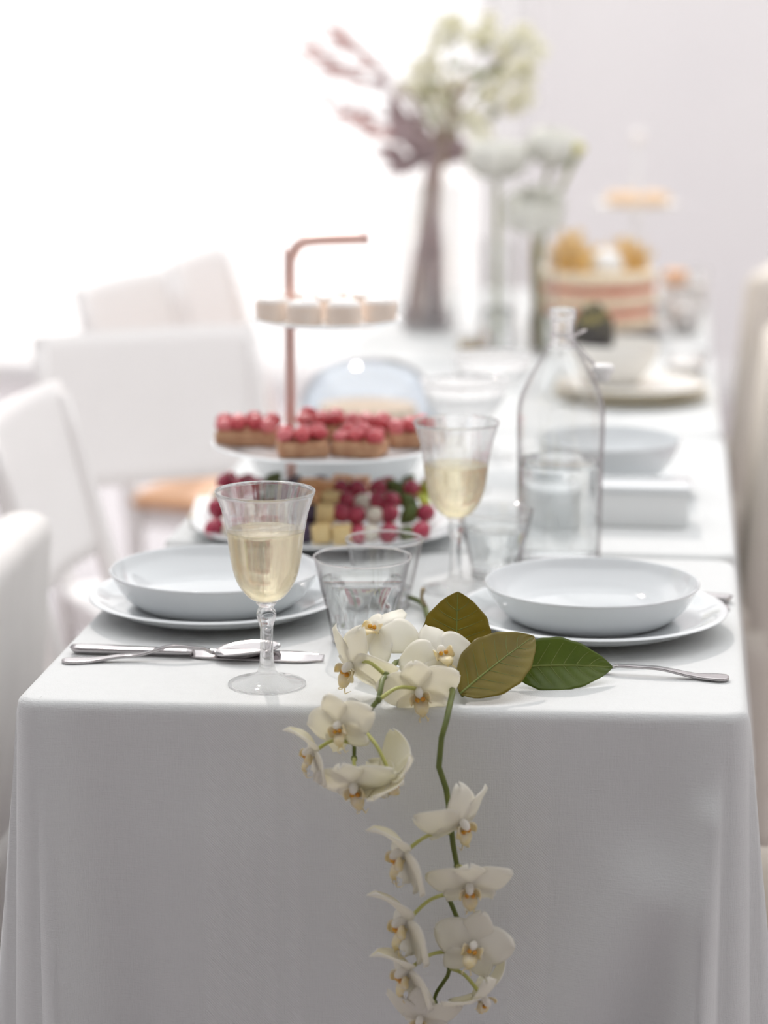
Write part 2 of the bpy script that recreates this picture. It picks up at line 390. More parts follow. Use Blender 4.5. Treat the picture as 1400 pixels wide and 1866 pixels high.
cloth('white cloth on the third table, under the gold-rimmed plate stack', [(-.342, 1.496), (.342, 1.496), (.338, 2.40), (-.342, 2.40)], .27, rad=.04)
cloth('white cloth on the farthest table, under the layer cake', [(-.342, 2.43), (.335, 2.43), (.335, 3.35), (-.342, 3.35)], .27, rad=.04)

def table(label, x0, x1, y0, y1):
    g = thing('dining_table', label, 'table', ((x0 + x1) / 2, (y0 + y1) / 2, 0), 0, 'tables in a row'); W, D = x1 - x0, y1 - y0
    mesh('tabletop', *box(0, 0, TZ - .0145, W, D, .025, .004), 'winframe', g)
    for sx in (-1, 1):
        for sy in (-1, 1): mesh('leg', *box(sx * (W / 2 - .19), sy * (D / 2 - .035), (TZ - .027) / 2, .045, .045, TZ - .027, .004), 'winframe', g)
table('white table hidden under the nearest damask cloth', -.325, .325, .02, .645)
table('white table hidden under the second cloth', -.328, .328, .694, 1.464)
table('white table hidden under the third cloth', -.324, .322, 1.514, 2.384)
table('white table hidden under the farthest cloth', -.324, .318, 2.45, 3.33)

# ------------------------------------------------------------------ plates and bowls
def plate_vf(R, h=.02, t=.004, foot=.55):
    o = sm([(0, .004), (foot * R * .9, .004), (foot * R, .001), (foot * R * 1.06, .003), (.80 * R, h * .42), (.95 * R, h * .86), (R, h)], 5)
    i = sm([(R, h), (R - .002, h + .0012), (.94 * R, h * .86 + t), (.80 * R, h * .46 + t), (foot * R * 1.02, .006 + t), (foot * R * .8, .0045 + t), (0, .004 + t)], 5)
    return lathe(o + i[1:], 72)
def bowl_vf(R, h, foot=.45, t=.0035, z0=0):
    o = sm([(0, .003), (foot * R * .92, .003), (foot * R, 0), (foot * R * 1.1, .003), (.80 * R, h * .38), (.93 * R, h * .70), (R, h)], 6)
    i = sm([(R, h), (R - .0022, h + .001), (.92 * R, h * .72 + t * .4), (.78 * R, h * .40 + t), (foot * R, .006 + t), (0, .004 + t)], 6)
    return lathe(o + i[1:], 72)
def deep_vf(R, h, t=.0035):
    o = sm([(0, .003), (.66 * R, .003), (.70 * R, 0), (.76 * R, .003), (.87 * R, h * .36), (.94 * R, h * .68), (R, h)], 6)
    i = sm([(R, h), (R - .0022, h + .001), (.93 * R, h * .74), (.84 * R, h * .40 + t * .6), (.72 * R, .005 + t), (.5 * R, .004 + t), (0, .0035 + t)], 6)
    return lathe(o + i[1:], 72)
def dish(name, vf, m, label, cat, loc, group=None):
    o = mesh(name, vf[0], vf[1], m, loc=loc); return tag(o, label, cat, group)
dish('dinner_plate', plate_vf(.137, .022), 'china', 'round white dinner plate on the front-left, under a deep plate', 'plate', (-.213, .338, TZ), 'white dinner plates')
dish('deep_plate', deep_vf(.1125, .038), 'china', 'white deep plate behind the nearest wine glass', 'bowl', (-.215, .338, TZ + .0105), 'white deep plates')
dish('dinner_plate', plate_vf(.141, .022), 'china', 'round white dinner plate on the front-right, under a deep plate', 'plate', (.188, .322, TZ), 'white dinner plates')
dish('deep_plate', deep_vf(.1125, .038), 'china', 'white deep plate right of the green leaves', 'bowl', (.187, .324, TZ + .0105), 'white deep plates')
dish('deep_plate', deep_vf(.125, .055), 'china', 'white deep plate behind the tiered stand on the second table', 'bowl', (-.185, 1.06, TZ + .0015), 'white deep plates')

# ------------------------------------------------------------------ glassware
def wine_glass(label, loc, wine_z):
    g = thing('wine_glass', label, 'wine glass', loc, 0, 'wine glasses')
    foot = lathe(sm([(0, .0), (.034, 0), (.037, .0008), (.0372, .002), (.033, .0035), (.020, .0065), (.011, .011), (.0078, .018), (.0066, .028), (.0062, .050), (.0066, .058), (.0085, .064), (.0095, .069), (.0085, .074), (.0072, .077), (.010, .0825), (0, .0835)], 5), 48)
    mesh('stem_and_foot', *foot, 'glass_solid', g)
    outer = [(0, .0825), (.010, .0832), (.018, .0875), (.0265, .099), (.0315, .112), (.0348, .130), (.0372, .150), (.0412, .170), (.0478, .1895)]
    t = .0011
    inner = [(max(0, r - t), z + t) for r, z in outer][::-1]
    body = sm(outer, 6) + [(.0478 - t * .5, .1903)] + sm([(inner[0][0], .1895)] + inner[1:], 6)
    mesh('bowl', *lathe(body, 64), 'glass', g)
    # wine: the inner shape up to the level, slightly panelled like the pressed glass
    pr = [(r - t * .7, z + t * .7) for r, z in sm(outer, 6) if z < wine_z and r > t * 2]
    pr = [(0, pr[0][1])] + pr + [(pr[-1][0] + .0002, wine_z), (pr[-1][0] - .0015, wine_z - .0004), (0, wine_z - .0006)]
    mesh('wine', *lathe(pr, 60, lambda a, r, z: 1 - .012 * (1 - abs(math.cos(5 * a))) * (1 if z < wine_z - .001 else 0)), 'wine', g)
    return g
wine_glass('wine glass of white wine at the front edge beside the spoon', (-.114, .068, TZ), .152)
wine_glass('wine glass of white wine beside the swing-top bottle', (.031, .472, TZ), .142)

def tumbler(label, loc, level, s=1.0):
    g = thing('water_tumbler', label, 'tumbler', loc, .2, 'water tumblers')
    def mod(a, r, z): return 1 - (.075 * (1 - abs(math.cos(4.5 * a))) * max(0, min(1, (.055 - z / s) / .02)) if z > .0005 else 0)
    outer = [(0, 0), (.030, 0), (.0325, .003), (.0345, .015), (.0385, .035), (.0425, .055), (.0465, .075), (.050, .0895)]
    outer = [(r * s, z * s) for r, z in outer]; t = .0014
    inner = [(r - t * (1.0 if z > .02 else 1.6), z) for r, z in outer[3:]][::-1] + [(outer[2][0] - .005, .0105 * s), (.020 * s, .008 * s), (0, .008 * s)]
    o_ = sm(outer[1:], 6)
    body = [(0, 0)] + o_ + [(outer[-1][0] - t * .5, outer[-1][1] + .0008)] + sm(inner[:-2], 6) + inner[-2:]
    mesh('glass_wall', *lathe(body, 72, mod), 'thin', g)
    rr = outer[-1][0] - t * .4
    mesh('rim', *tube([(rr * math.cos(a), rr * math.sin(a), outer[-1][1]) for a in [i * 2 * PI / 60 for i in range(61)]], .0012, 8, 1), 'glass', g)
    if level:
        pr = [(r - t * 1.6, z) for r, z in o_ if .012 * s < z < level]
        pr = [(0, .0095 * s), (pr[0][0] - .005, .0095 * s)] + pr + [(pr[-1][0] + .0004, level), (pr[-1][0] - .001, level - .0004), (0, level - .0006)]
        mesh('water', *lathe(pr, 72, lambda a, r, z: mod(a, r, z) - .004), 'water', g)
    mesh('base', *lathe([(0, .0004), (.029 * s, .0004), (.0315 * s, .003), (.0325 * s, .007 * s), (0, .0075 * s)], 36, lambda a, r, z: .97), 'glass_solid', g)
    return g
tumbler('water tumbler behind the orchid blossoms, filled almost to the rim', (-.043, .236, TZ), .066)
tumbler('emptier tumbler between the fruit platter and the full water tumbler', (-.038, .385, TZ), .022, .84)
tumbler('water tumbler standing against the swing-top bottle', (.070, .545, TZ), .055, .86)

b = thing('swing_top_bottle', 'clear swing-top bottle half full of water', 'bottle', (.139, .612, TZ))
bo = [(0, .004), (.034, .002), (.044, .001), (.048, .006), (.0487, .02), (.0492, .07), (.0500, .125), (.0508, .165), (.0500, .185), (.0455, .203), (.034, .226), (.0215, .247), (.0150, .259), (.0133, .266), (.0133, .284), (.0152, .287), (.0152, .297)]
t = .0022
bi = [(r - t, z + .001) for r, z in bo[3:]][::-1]
so_, si_ = sm(bo, 5), sm([(bi[0][0], .297)] + bi[1:], 5)
mesh('bottle_body', *lathe([q for q in so_ if q[1] <= .256] + [q for q in si_ if q[1] <= .256] + [(.040, .0065), (0, .0075)], 64), 'thin', b)
nk_ = [q for q in so_ if q[1] > .252]
mesh('bottle_neck', *lathe(nk_ + [(.0145, .2985)] + [q for q in si_ if q[1] > .252] + [nk_[0]], 40), 'glass', b)
lv = .124
pr = [(r - t * 1.25, z) for r, z in sm(bo, 5) if .008 < z < lv and r > .04]
pr = [(0, .0085), (.040, .0082)] + pr + [(pr[-1][0] + .0006, lv), (pr[-1][0] - .0015, lv - .0005), (0, lv - .0007)]
mesh('water', *lathe(pr, 64), 'water', b)
wr = .0011
bail = join(tube([(.0145 * math.cos(a), .0145 * math.sin(a), .268) for a in [i * 2 * PI / 24 for i in range(25)]], wr, 6, 1),
            tube([(.004, -.0150, .268), (.012, -.016, .262), (.022, -.014, .250), (.034, -.009, .238), (.040, -.004, .232)], wr, 6),
            tube([(.004, .0150, .268), (.012, .016, .262), (.022, .014, .250), (.034, .009, .238), (.040, .004, .232)], wr, 6),
            tube([(.0145, -.010, .268), (.024, -.006, .273), (.027, 0, .274), (.024, .006, .273), (.0145, .010, .268)], wr, 6))
mesh('wire_bail', *bail, 'steel', b)
mesh('stopper', *move(lathe(sm([(0, -.010), (.007, -.010), (.009, -.006), (.0095, -.002), (.0125, 0), (.0128, .006), (.010, .009), (0, .0095)], 4), 28), (.047, 0, .226)), 'rubber', b)

def coupe(label, loc):
    g = thing('champagne_coupe', label, 'coupe glass', loc, 0, 'champagne coupes')
    mesh('stem_and_foot', *lathe(sm([(0, 0), (.031, 0), (.033, .0015), (.018, .005), (.007, .011), (.0045, .03), (.0042, .075), (.007, .090), (0, .0915)], 5), 40), 'glass_solid', g)
    o = sm([(0, .0905), (.012, .092), (.030, .100), (.045, .113), (.0535, .130), (.0565, .148)], 6)
    fl = lambda a, r, z: 1 + .012 * math.cos(16 * a)
    mesh('bowl', *lathe(o + [(.0558, .149)] + [(max(0, r - .0014), z + .0013) for r, z in o][::-1], 96, fl), 'coupe_glass', g)
    mesh('glint_rim', *tube([(.0562 * math.cos(a) + random.uniform(-.0006, .0006), .0562 * math.sin(a) + random.uniform(-.0006, .0006), .1475 + random.uniform(-.001, .001)) for a in [i * 2 * PI / 72 for i in range(73)]], .0024, 7, 1), 'glint_white', g)  # bumpy white bead stands in for sun glints on the rim
    lv = .132
    p2 = [(r - .0016, z + .0014) for r, z in o if z < lv and r > .004]
    mesh('sparkling_wine', *lathe([(0, p2[0][1])] + p2 + [(p2[-1][0] + .0003, lv), (0, lv - .0006)], 96, fl), 'water', g)
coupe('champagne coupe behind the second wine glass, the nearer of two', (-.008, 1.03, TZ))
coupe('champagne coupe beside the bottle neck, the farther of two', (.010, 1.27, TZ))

# ------------------------------------------------------------------ cutlery
def strip(L, wfn, zfn, t=.002, n=40, nv=8, cup=None):
    """flat metal strip along +x"""
    V, F, MI = patch(lambda u, v: (L * u, wfn(u) * v, zfn(u) + (cup(u, v) if cup else 0)), n, nv, t)
    return V, F
def lerp_tab(tab):
    def f(u):
        for (a, x), (b_, y) in zip(tab, tab[1:]):
            if u <= b_:
                t = (u - a) / (b_ - a); t = t * t * (3 - 2 * t); return x + (y - x) * t
        return tab[-1][1]
    return f
def lay(name, label, cat, p0, p1, pieces, z=0, group='steel cutlery'):
    d = Vector(p1) - Vector(p0); g = thing(name, label, cat, (p0[0], p0[1], TZ + z), math.atan2(d.y, d.x), group)
    for n, vf in pieces(d.length): mesh(n, vf[0], vf[1], 'steel', g)
    return g
def spoon(L):
    hw = lerp_tab([(0, .002), (.02, .008), (.09, .0095), (.20, .0075), (.24, .0062), (.30, .0048), (.60, .0032), (1, .0028)])
    hz = lerp_tab([(0, .002), (.15, .002), (.45, .006), (.75, .015), (.92, .012), (1, .007)])
    Lh = L * .70; yield 'handle', strip(Lh, hw, hz, .0026)
    Lb = L * .31
    bw = lambda u: .0215 * math.sqrt(max(0, 1 - (2 * min(1, u ** .9) - 1) ** 2)) + .0008
    def f(u, v):
        w_ = bw(u); dep = .010 * (1 - (2 * u - 1) ** 2) * (1 - v * v)
        return (Lh + Lb * u - .001, w_ * v, .0068 + .012 * u * u * .55 + .004 * (1 - (2 * u - 1) ** 2) - dep)
    V, F, mi = patch(f, 26, 14, .0014); yield 'spoon_bowl', (V, F)
def knife(L):
    Lh = L * .48
    hw = lerp_tab([(0, .004), (.05, .0092), (.3, .0085), (.8, .0058), (1, .0052)])
    V, F, mi = patch(lambda u, v: (Lh * u, hw(u) * v, .0045 + .0012 * (1 - v * v)), 20, 8, .006); yield 'handle', (V, F)
    bw = lerp_tab([(0, .005), (.1, .009), (.8, .0098), (1, .002)])
    V, F, mi = patch(lambda u, v: (Lh - .001 + (L - Lh) * u, bw(u) * v, .0042 + .003 * v), 20, 6, .0016); yield 'blade', (V, F)
def fork(L):
    hw = lerp_tab([(0, .002), (.02, .0085), (.08, .0098), (.18, .0080), (.26, .0055), (.55, .0034), (.9, .0030), (1, .006)])
    hz = lerp_tab([(0, .003), (.2, .003), (.6, .009), (.85, .009), (1, .004)])
    Lh = L * .70; yield 'handle', strip(Lh, hw, hz, .0026)
    sh = lerp_tab([(0, .006), (.5, .0115), (1, .012)])
    yield 'fork_head', strip_at(Lh - .001, L * .13, sh, lambda u: .004 - .0015 * u)
    for k in range(4):
        y = -.0093 + k * .0062
        yield 'tine', tube([(Lh + L * .125, y, .0025), (Lh + L * .2, y, .002), (Lh + L * .29, y, .007)], [.0018, .0016, .0007], 6)
def strip_at(x0, L, wfn, zfn):
    V, F, mi = patch(lambda u, v: (x0 + L * u, wfn(u) * v, zfn(u)), 8, 6, .0018); return V, F
lay('spoon', 'steel soup spoon lying across the knife behind the nearest wine glass', 'spoon', (-.329, .121), (-.117, .163), spoon, 0)
lay('knife', 'steel table knife lying under the spoon on the front-left', 'knife', (-.328, .160), (-.070, .153), knife, 0)
lay('fork', 'steel fork in front of the right plate, its head under the leaves', 'fork', (.327, .132), (.150, .150), fork, 0)
lay('knife', 'steel knife handle showing at right edge behind the right plate', 'knife', (.334, .447), (.19, .485), knife, 0)
lay('spoon', 'steel spoon handle showing at right edge behind the right plate', 'spoon', (.331, .412), (.20, .475), lambda L: list(spoon(L))[:1], .001)

# ------------------------------------------------------------------ tiered stand with food
SX, SY = -.150, .745
st = thing('tiered_stand', 'three-tier serving stand with white plates on a copper rod', 'cake stand', (SX, SY, TZ))
def tier(R, z, h=.010):
    V, F = plate_vf(R, h, .0035, .6); return mesh('tier_plate', [Vector(v) + Vector((0, 0, z)) for v in V], F, 'china', st)
tier(.168, .002, .016); tier(.142, .104, .010); tier(.093, .258, .008)
px = -.046
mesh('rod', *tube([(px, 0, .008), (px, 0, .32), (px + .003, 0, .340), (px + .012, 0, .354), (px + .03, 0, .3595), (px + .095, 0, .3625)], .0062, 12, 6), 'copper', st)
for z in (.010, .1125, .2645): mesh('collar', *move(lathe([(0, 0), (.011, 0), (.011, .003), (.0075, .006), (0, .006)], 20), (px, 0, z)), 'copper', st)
def toast(x, y, rz, L, W, seed):
    rnd = random.Random(seed)
    g = thing('berry_toast', 'pink berry toast on the middle tier, %s' % ['long one left of the rod', 'just right of the rod in front', 'front centre, below the glass dome', 'at the right end behind the wine glass', 'behind the rod', 'back row right of centre'][seed], 'toast', (SX + x, SY + y, TZ + .1122), rz, 'berry toasts on the middle tier')
    mesh('bread', *box(0, 0, .010, L, W, .020, .006, 3), 'bread', g)
    k = 0
    for i in range(max(2, int(L / .017))):
        for j in range(max(2, int(W / .02))):
            bx_ = -L / 2 + .010 + (L - .02) * i / max(1, int(L / .017) - 1); by_ = -W / 2 + .010 + (W - .02) * j / max(1, int(W / .02) - 1)
            mesh('berry_slice', *blob((bx_ + rnd.uniform(-.003, .003), by_ + rnd.uniform(-.003, .003), .023 + rnd.uniform(0, .006)), .0115, 1.0, .95, .62 + rnd.random() * .3, 10, 7, .12, seed * 31 + k), 'berry' if k % 3 else 'rasp', g); k += 1
toast(-.098, -.015, .1, .075, .05, 0); toast(-.018, -.085, .25, .060, .042, 1); toast(.048, -.075, -.2, .062, .045, 2)
toast(.100, -.005, .3, .052, .045, 3); toast(-.012, .03, -.1, .055, .04, 4); toast(.045, .015, .2, .055, .042, 5)
def tart(x, y, R, i):
    g = thing('iced_tartlet', 'small pale iced tartlet on the top tier of the copper stand', 'tartlet', (SX + x, SY + y, TZ + .2650), i, 'tartlets on the top tier')
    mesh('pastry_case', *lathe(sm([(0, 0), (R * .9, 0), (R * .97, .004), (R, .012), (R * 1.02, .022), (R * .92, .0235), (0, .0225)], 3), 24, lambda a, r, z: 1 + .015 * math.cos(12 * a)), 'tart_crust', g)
    mesh('icing', *lathe(sm([(0, .022), (R * .85, .0225), (R * .9, .026), (R * .7, .0295), (0, .031)], 3), 20), 'icing', g)
for i, (x, y) in enumerate([(-.062, -.028), (-.020, -.060), (.028, -.058), (.066, -.022), (-.055, .03), (.0, .0), (.045, .035), (-.005, .055)]): tart(x, y, .021, i)

# fruit and cheese on the lowest tier (piled in rows facing the camera)
def grape_vf(seed, r=.0105):
    V, F = blob((0, 0, 0), r, 1, 1, 1.18, 14, 10); return V, F
rnd = random.Random(9)
def fruit(kind, x, y, z, i):
    loc = (SX + x, SY + y, TZ + z)
    if kind == 'R' or kind == 'D':
        o = thing('grape', 'round red grape piled on the lowest tier' if kind == 'R' else 'black grape piled on the lowest tier', 'grape', loc, rnd.uniform(0, 6), 'red grapes on the lowest tier' if kind == 'R' else 'black grapes on the lowest tier')
        o.rotation_euler = (rnd.uniform(-.8, .8), rnd.uniform(-.8, .8), rnd.uniform(0, 6))
        mesh('skin', *grape_vf(i, .0112), 'grape' if kind == 'R' else 'dgrape', o)
        mesh('stalk', *tube([(0, 0, .0125), (.0006, 0, .0155)], [.0011, .0008], 6, 2, False), 'gstem', o)
    elif kind in 'CM':
        o = mesh('cheese_cube' if kind == 'C' else 'melon_cube', *box(0, 0, 0, .022, .021, .022, .002, 2), 'cheese' if kind == 'C' else 'melon', loc=loc, rot=(rnd.uniform(-.15, .15), rnd.uniform(-.1, .1), rnd.uniform(-.3, .3)))
        tag(o, 'yellow cheese cube in middle of the fruit pile' if kind == 'C' else 'orange melon cube on top of the fruit pile', 'cheese' if kind == 'C' else 'melon', 'cheese cubes on the lowest tier' if kind == 'C' else 'melon cubes on the lowest tier')
    elif kind == 'W':
        o = mesh('mozzarella_ball', *blob((0, 0, 0), .0115, 1, .9, 1, 14, 10, .04, i), 'mozz', loc=loc, rot=(rnd.random(), 0, rnd.random()))
        tag(o, 'small cream mozzarella ball among the red grapes', 'mozzarella', 'mozzarella balls on the lowest tier')
    elif kind in 'GL':
        V, F, mi = patch(lambda u, v: ((u - .5) * .03, .010 * math.sin(PI * min(1, u * .95 + .03)) * v, .004 * math.sin(3 * u) - .004 * v * v), 8, 6, .0016)
        o = mesh('herb_leaf' if kind == 'G' else 'lime_slice', V, F, 'ggreen' if kind == 'G' else 'lime', loc=loc, rot=(rnd.uniform(.8, 1.5), rnd.uniform(-1.2, 1.2), rnd.uniform(-.5, .5)))
        tag(o, 'dark green herb leaf tucked into the fruit pile' if kind == 'G' else 'lime green slice at the right end of the fruit pile', 'leaf' if kind == 'G' else 'fruit', 'herb leaves on the lowest tier' if kind == 'G' else 'lime slices on the lowest tier')
rows_ = ['RWRWRGDCCRWRGR', 'RRWRDGDCRRWRGR', 'WRRGDDMCRWRRGL', 'RRRGDMMRRRGRL', 'RRGDDMMRGR']
for j, rw in enumerate(rows_):
    for i, k in enumerate(rw):
        n = len(rw); x = -.125 + .250 * i / (n - 1) + rnd.uniform(-.003, .003)
        y = -.105 + .026 * j + .012 * abs(x / .12) ** 2; z = .024 + (0 if j == 0 else .007 + .010 * min(j, 3)) + rnd.uniform(-.002, .002)
        fruit(k, x, y, z, i + 20 * j)

# ------------------------------------------------------------------ glass dome with a cake
g = thing('cake_dome', 'bluish glass dome over a low cake behind the middle tier', 'cake dome', (-.190, 1.45, TZ))
dp = sm([(.104, .006), (.104, .03), (.098, .062), (.080, .092), (.045, .110), (.004, .115)], 6)
mesh('dome', *lathe(dp + [(0, .1152), (0, .1128)] + [(max(.001, r - .0018), z - .0018) for r, z in dp][::-1], 56), 'dome', g)
mesh('base_plate', *plate_vf(.118, .006, .003, .7), 'china', g)
c = mesh('sponge_cake', *lathe(sm([(0, .0), (.07, 0), (.076, .006), (.074, .028), (.066, .036), (0, .038)], 4), 40), 'crust', loc=(-.190, 1.45, TZ + .0078))
tag(c, 'low golden sponge cake under the glass dome', 'cake')

# ------------------------------------------------------------------ napkins, grey box, bowl, stacked plates
def napkin(label, loc, rz, sx, sy):
    g = thing('folded_napkin', label, 'napkin', loc, rz, 'folded napkins')
    for k in range(3): mesh('fold', *box(0, .002 * k, .0022 + .004 * k, sx, sy, .004, .0018, 2), 'napkin', g)
    mesh('gold_hem', *box(0, -sy / 2 + .004, .0131, sx * .99, .005, .0012, .0003, 1), 'gold', g)
napkin('ivory gold-hemmed napkin at the left edge behind the front-left plate', (-.296, .83, TZ), .12, .08, .13)
g = thing('card_box', 'narrow pale grey box standing before a deep bowl, right of the bottle', 'box', (.190, .860, TZ))
mesh('box_body', *box(0, 0, .022, .196, .075, .043, .002, 2), 'box', g); mesh('lid', *box(0, 0, .0475, .200, .079, .009, .002, 2), 'china', g)
dish('dinner_plate', plate_vf(.112, .016), 'china', 'white plate under the deep bowl behind the grey box', 'plate', (.185, 1.03, TZ), 'white dinner plates')
dish('deep_bowl', bowl_vf(.095, .064, .42), 'china', 'blue-white deep bowl standing behind the pale grey box', 'bowl', (.183, 1.03, TZ + .0105))
for k in range(3):
    g = thing('gold_rimmed_plate', ['lowest', 'middle', 'topmost'][k] + ' gold-rimmed plate of the stack under the cream bowl', 'plate', (.196, 1.825, TZ + .0085 * k), 0, 'stack of gold-rimmed plates')
    mesh('plate_body', *plate_vf(.125 - .002 * k, .009, .003, .72), 'cream_china', g)
    R = .125 - .002 * k
    mesh('gold_rim', *tube([(R * math.cos(a), R * math.sin(a), .0098) for a in [i * 2 * PI / 64 for i in range(65)]], .0008, 6, 1), 'gold', g)
dish('cream_bowl', bowl_vf(.076, .066, .5), 'cream_china', 'cream bowl holding an artichoke on top of plate stack', 'bowl', (.168, 1.835, TZ + .0246))
g = thing('artichoke', 'dark artichoke with olive tips resting in the cream bowl', 'artichoke', (.134, 1.810, TZ + .108))
for k in range(44):
    ph = k * 2.39996; t_ = k / 44; el = -.9 + 2.3 * t_; R = .038
    ctr = Vector((R * .8 * math.cos(el) * math.cos(ph), R * .8 * math.cos(el) * math.sin(ph), R * math.sin(el)))
    V, F, mi = patch(lambda u, v: (.0145 * math.sin(PI * (u * .9 + .05)) * v, .003 * v * v - .006 * u * u, -.010 + .024 * u), 5, 4, .0018)
    nrm = Vector((math.cos(ph), math.sin(ph), .0)); tan = Vector((-math.sin(ph), math.cos(ph), 0))
    Rm = Matrix((tan, nrm, Vector((0, 0, 1)))).transposed()
    mesh('bract', [ctr + Rm @ p for p in V], F, 'arti' if (t_ < .62 or k % 3 == 0) else 'arti_tip', g)
mesh('heart', *blob((0, 0, 0), .033, 1, 1, 1.05), 'arti', g)
g = thing('salad_tumbler', 'small glass dessert dish beside the plate stack', 'glass dish', (.285, 2.07, TZ))
mesh('dish_wall', *lathe(sm([(0, 0), (.03, 0), (.034, .01), (.040, .04), (.0405, .042), (.039, .041), (.032, .012), (0, .006)], 4), 36), 'glass', g)
mesh('dessert', *lathe(sm([(0, .008), (.028, .008), (.033, .02), (.030, .027), (0, .030)], 3), 24), 'icing', g)

# ------------------------------------------------------------------ vases with ranunculus
def cyl_vase(name, label, loc, R, h, cat='vase', water=.4, group=None):
    g = thing(name, label, cat, loc, 0, group)
    mesh('vase_wall', *lathe([(0, 0), (R * .97, 0), (R, .003), (R, h), (R - .001, h + .0008), (R - .002, h), (R - .002, .008), (0, .008)], 40), 'thin', g)
    if water: mesh('water', *lathe([(0, .0085), (R - .0026, .0085), (R - .0024, h * water), (0, h * water - .0005)], 40), 'water', g)
    return g
cyl_vase('bud_vase', 'tall clear cylinder vase holding one straight ranunculus', (-.058, 2.31, TZ), .034, .21, group='clear cylinder vases')
cyl_vase('bud_vase', 'slim clear cylinder vase holding leaning stems beside the cake', (.022, 2.31, TZ), .026, .19, group='clear cylinder vases')
def ranunculus(label, path, head, R=.054, smat='gstem', tilt=(0, 0)):
    g = thing('ranunculus', label, 'flower', path[0], 0, 'white ranunculus')
    b0 = Vector(path[0])
    mesh('stalk', *tube([Vector(p) - b0 for p in path], [.0055, .0050, .0046], 8), smat, g)
    if head:
        hc = Vector(path[-1]) - b0
        Rm = Matrix.Rotation(tilt[0], 3, 'X') @ Matrix.Rotation(tilt[1], 3, 'Y')
        hb = mesh('flower_head', *[(lambda vf: ([hc + Rm @ Vector(v) for v in vf[0]], vf[1]))(blob((0, 0, .026), .026, 1, 1, .9))][0], 'ranun', g)
        for ring, (n, rr, el) in enumerate([(6, 1.0, .20), (6, .90, .6), (5, .70, .95)]):
            for k in range(n):
                a = 2 * PI * (k + .5 * ring) / n
                def fn(u, v):
                    e = el + 0.9 * u * (1 - ring * .15); w_ = R * .72 * rr * math.sqrt(max(0, 1 - (1 - u) ** 2)) * (1 if u < .85 else 1 - (u - .85) * 2.2)
                    rad = R * rr * (math.sin(min(PI / 2, u * 2.3))) * (1 - .10 * u)
                    return Vector((rad * math.cos(a) - w_ * v * math.sin(a), rad * math.sin(a) + w_ * v * math.cos(a), .004 + ring * .004 + R * 1.12 * u ** 1.5 - .004 * v * v))
                V, F, mi = patch(fn, 6, 6, .0009); mesh('petal', [hc + Rm @ p for p in V], F, 'ranun', hb)
    else:
        mesh('bud', *blob(Vector(path[-1]) - b0, .013, 1, 1, .9), 'bcentre', g)
z0 = TZ + .012
ranunculus('white ranunculus on a straight stem in the tall vase', [(-.058, 2.31, z0), (-.060, 2.31, 1.0), (-.062, 2.31, 1.068)], True)
ranunculus('white ranunculus, highest of three, left of the small bud', [(.015, 2.31, z0), (.008, 2.33, .98), (.034, 2.34, 1.09)], True, .050, 'gstem', (.1, .2))
ranunculus('white ranunculus drooping low beside the layer cake', [(.018, 2.30, z0), (.008, 2.29, .92), (.010, 2.27, .985)], True, .052, 'bstem', (.5, 0))
ranunculus('small unopened green bud on a leaning stem', [(.028, 2.31, z0), (.020, 2.30, .95), (.085, 2.31, 1.125)], False)
g = thing('tealight', 'amber tealight in a glass cup near the coupes', 'candle', (-.105, 2.30, TZ))
mesh('cup', *lathe([(0, 0), (.022, 0), (.024, .002), (.026, .03), (.0245, .03), (.022, .005), (0, .004)], 28), 'glass', g)
mesh('wax', *lathe([(0, .0045), (.0205, .0045), (.0215, .018), (0, .018)], 24), 'tealight', g)
mesh('wick', *tube([(0, 0, .018), (.001, 0, .025)], .0008, 5, 1, False), 'bstem', g)

# ------------------------------------------------------------------ big bouquet in a clear vase
BX, BY = -.215, 2.62
g = thing('bouquet_vase', 'large clear glass vase holding the tall dried bouquet', 'vase', (BX, BY, TZ))
vp = sm([(.045, .0), (.052, .004), (.056, .02), (.058, .12), (.055, .22), (.060, .285)], 6)
mesh('vase_wall', *lathe([(0, 0)] + vp + [(.059, .286)] + [(r - .0022, max(z, .008)) for r, z in vp][::-1] + [(0, .008)], 48), 'thin', g)
mesh('water', *lathe([(0, .0085), (.048, .0085), (.0525, .025), (.0535, .042), (0, .0415)], 40), 'water', g)
bq = thing('dried_bouquet', 'tall airy bouquet of mauve twigs and cream blossoms', 'bouquet', (BX, BY, TZ + .012))
neck = Vector((.006, 0, .30))
rb = random.Random(12)
def Wp(x, z, y=0): return Vector((x - BX, y, z - .012))           # x, z (above the table) at the bouquet's own distance
tips = [(-.385, .575, 'plume'), (-.44, .545, 'plume'), (-.46, .47, 'pink'), (-.40, .445, 'pink'), (-.302, .475, 'mauve'), (-.285, .43, 'mauve'), (-.285, .335, 'mauve'), (-.25, .39, 'mauve'),
        (-.125, .355, 'mauve'), (-.165, .365, 'mauve'), (-.165, .59, 'bloom'), (-.11, .57, 'bloom'), (-.035, .57, 'bloom'), (-.03, .51, 'bloom'), (-.21, .505, 'bloom'), (-.16, .47, 'bloom'), (-.10, .46, 'bloom'), (-.19, .415, 'bloom'), (-.13, .41, 'bloom'), (-.07, .54, 'bloom'), (-.24, .46, 'bloom'), (-.05, .435, 'bloom')]
def leaf_patch(base, tip, wid, nrm, curl=.0, t=.0008, nu=8, nv=6, shape=.8):
    B, T = Vector(base), Vector(tip); d = T - B; L = d.length; d = d.normalized(); n = Vector(nrm); n = (n - d * n.dot(d)).normalized(); bn = n.cross(d)
    def f(u, v):
        w_ = wid * (math.sin(PI * u ** shape) ** .8 + .02) if 0 < u < 1 else wid * .02
        return B + d * L * u + bn * w_ * v + n * (curl * math.sin(PI * u) * L - .22 * w_ * v * v)
    return patch(f, nu, nv, t)
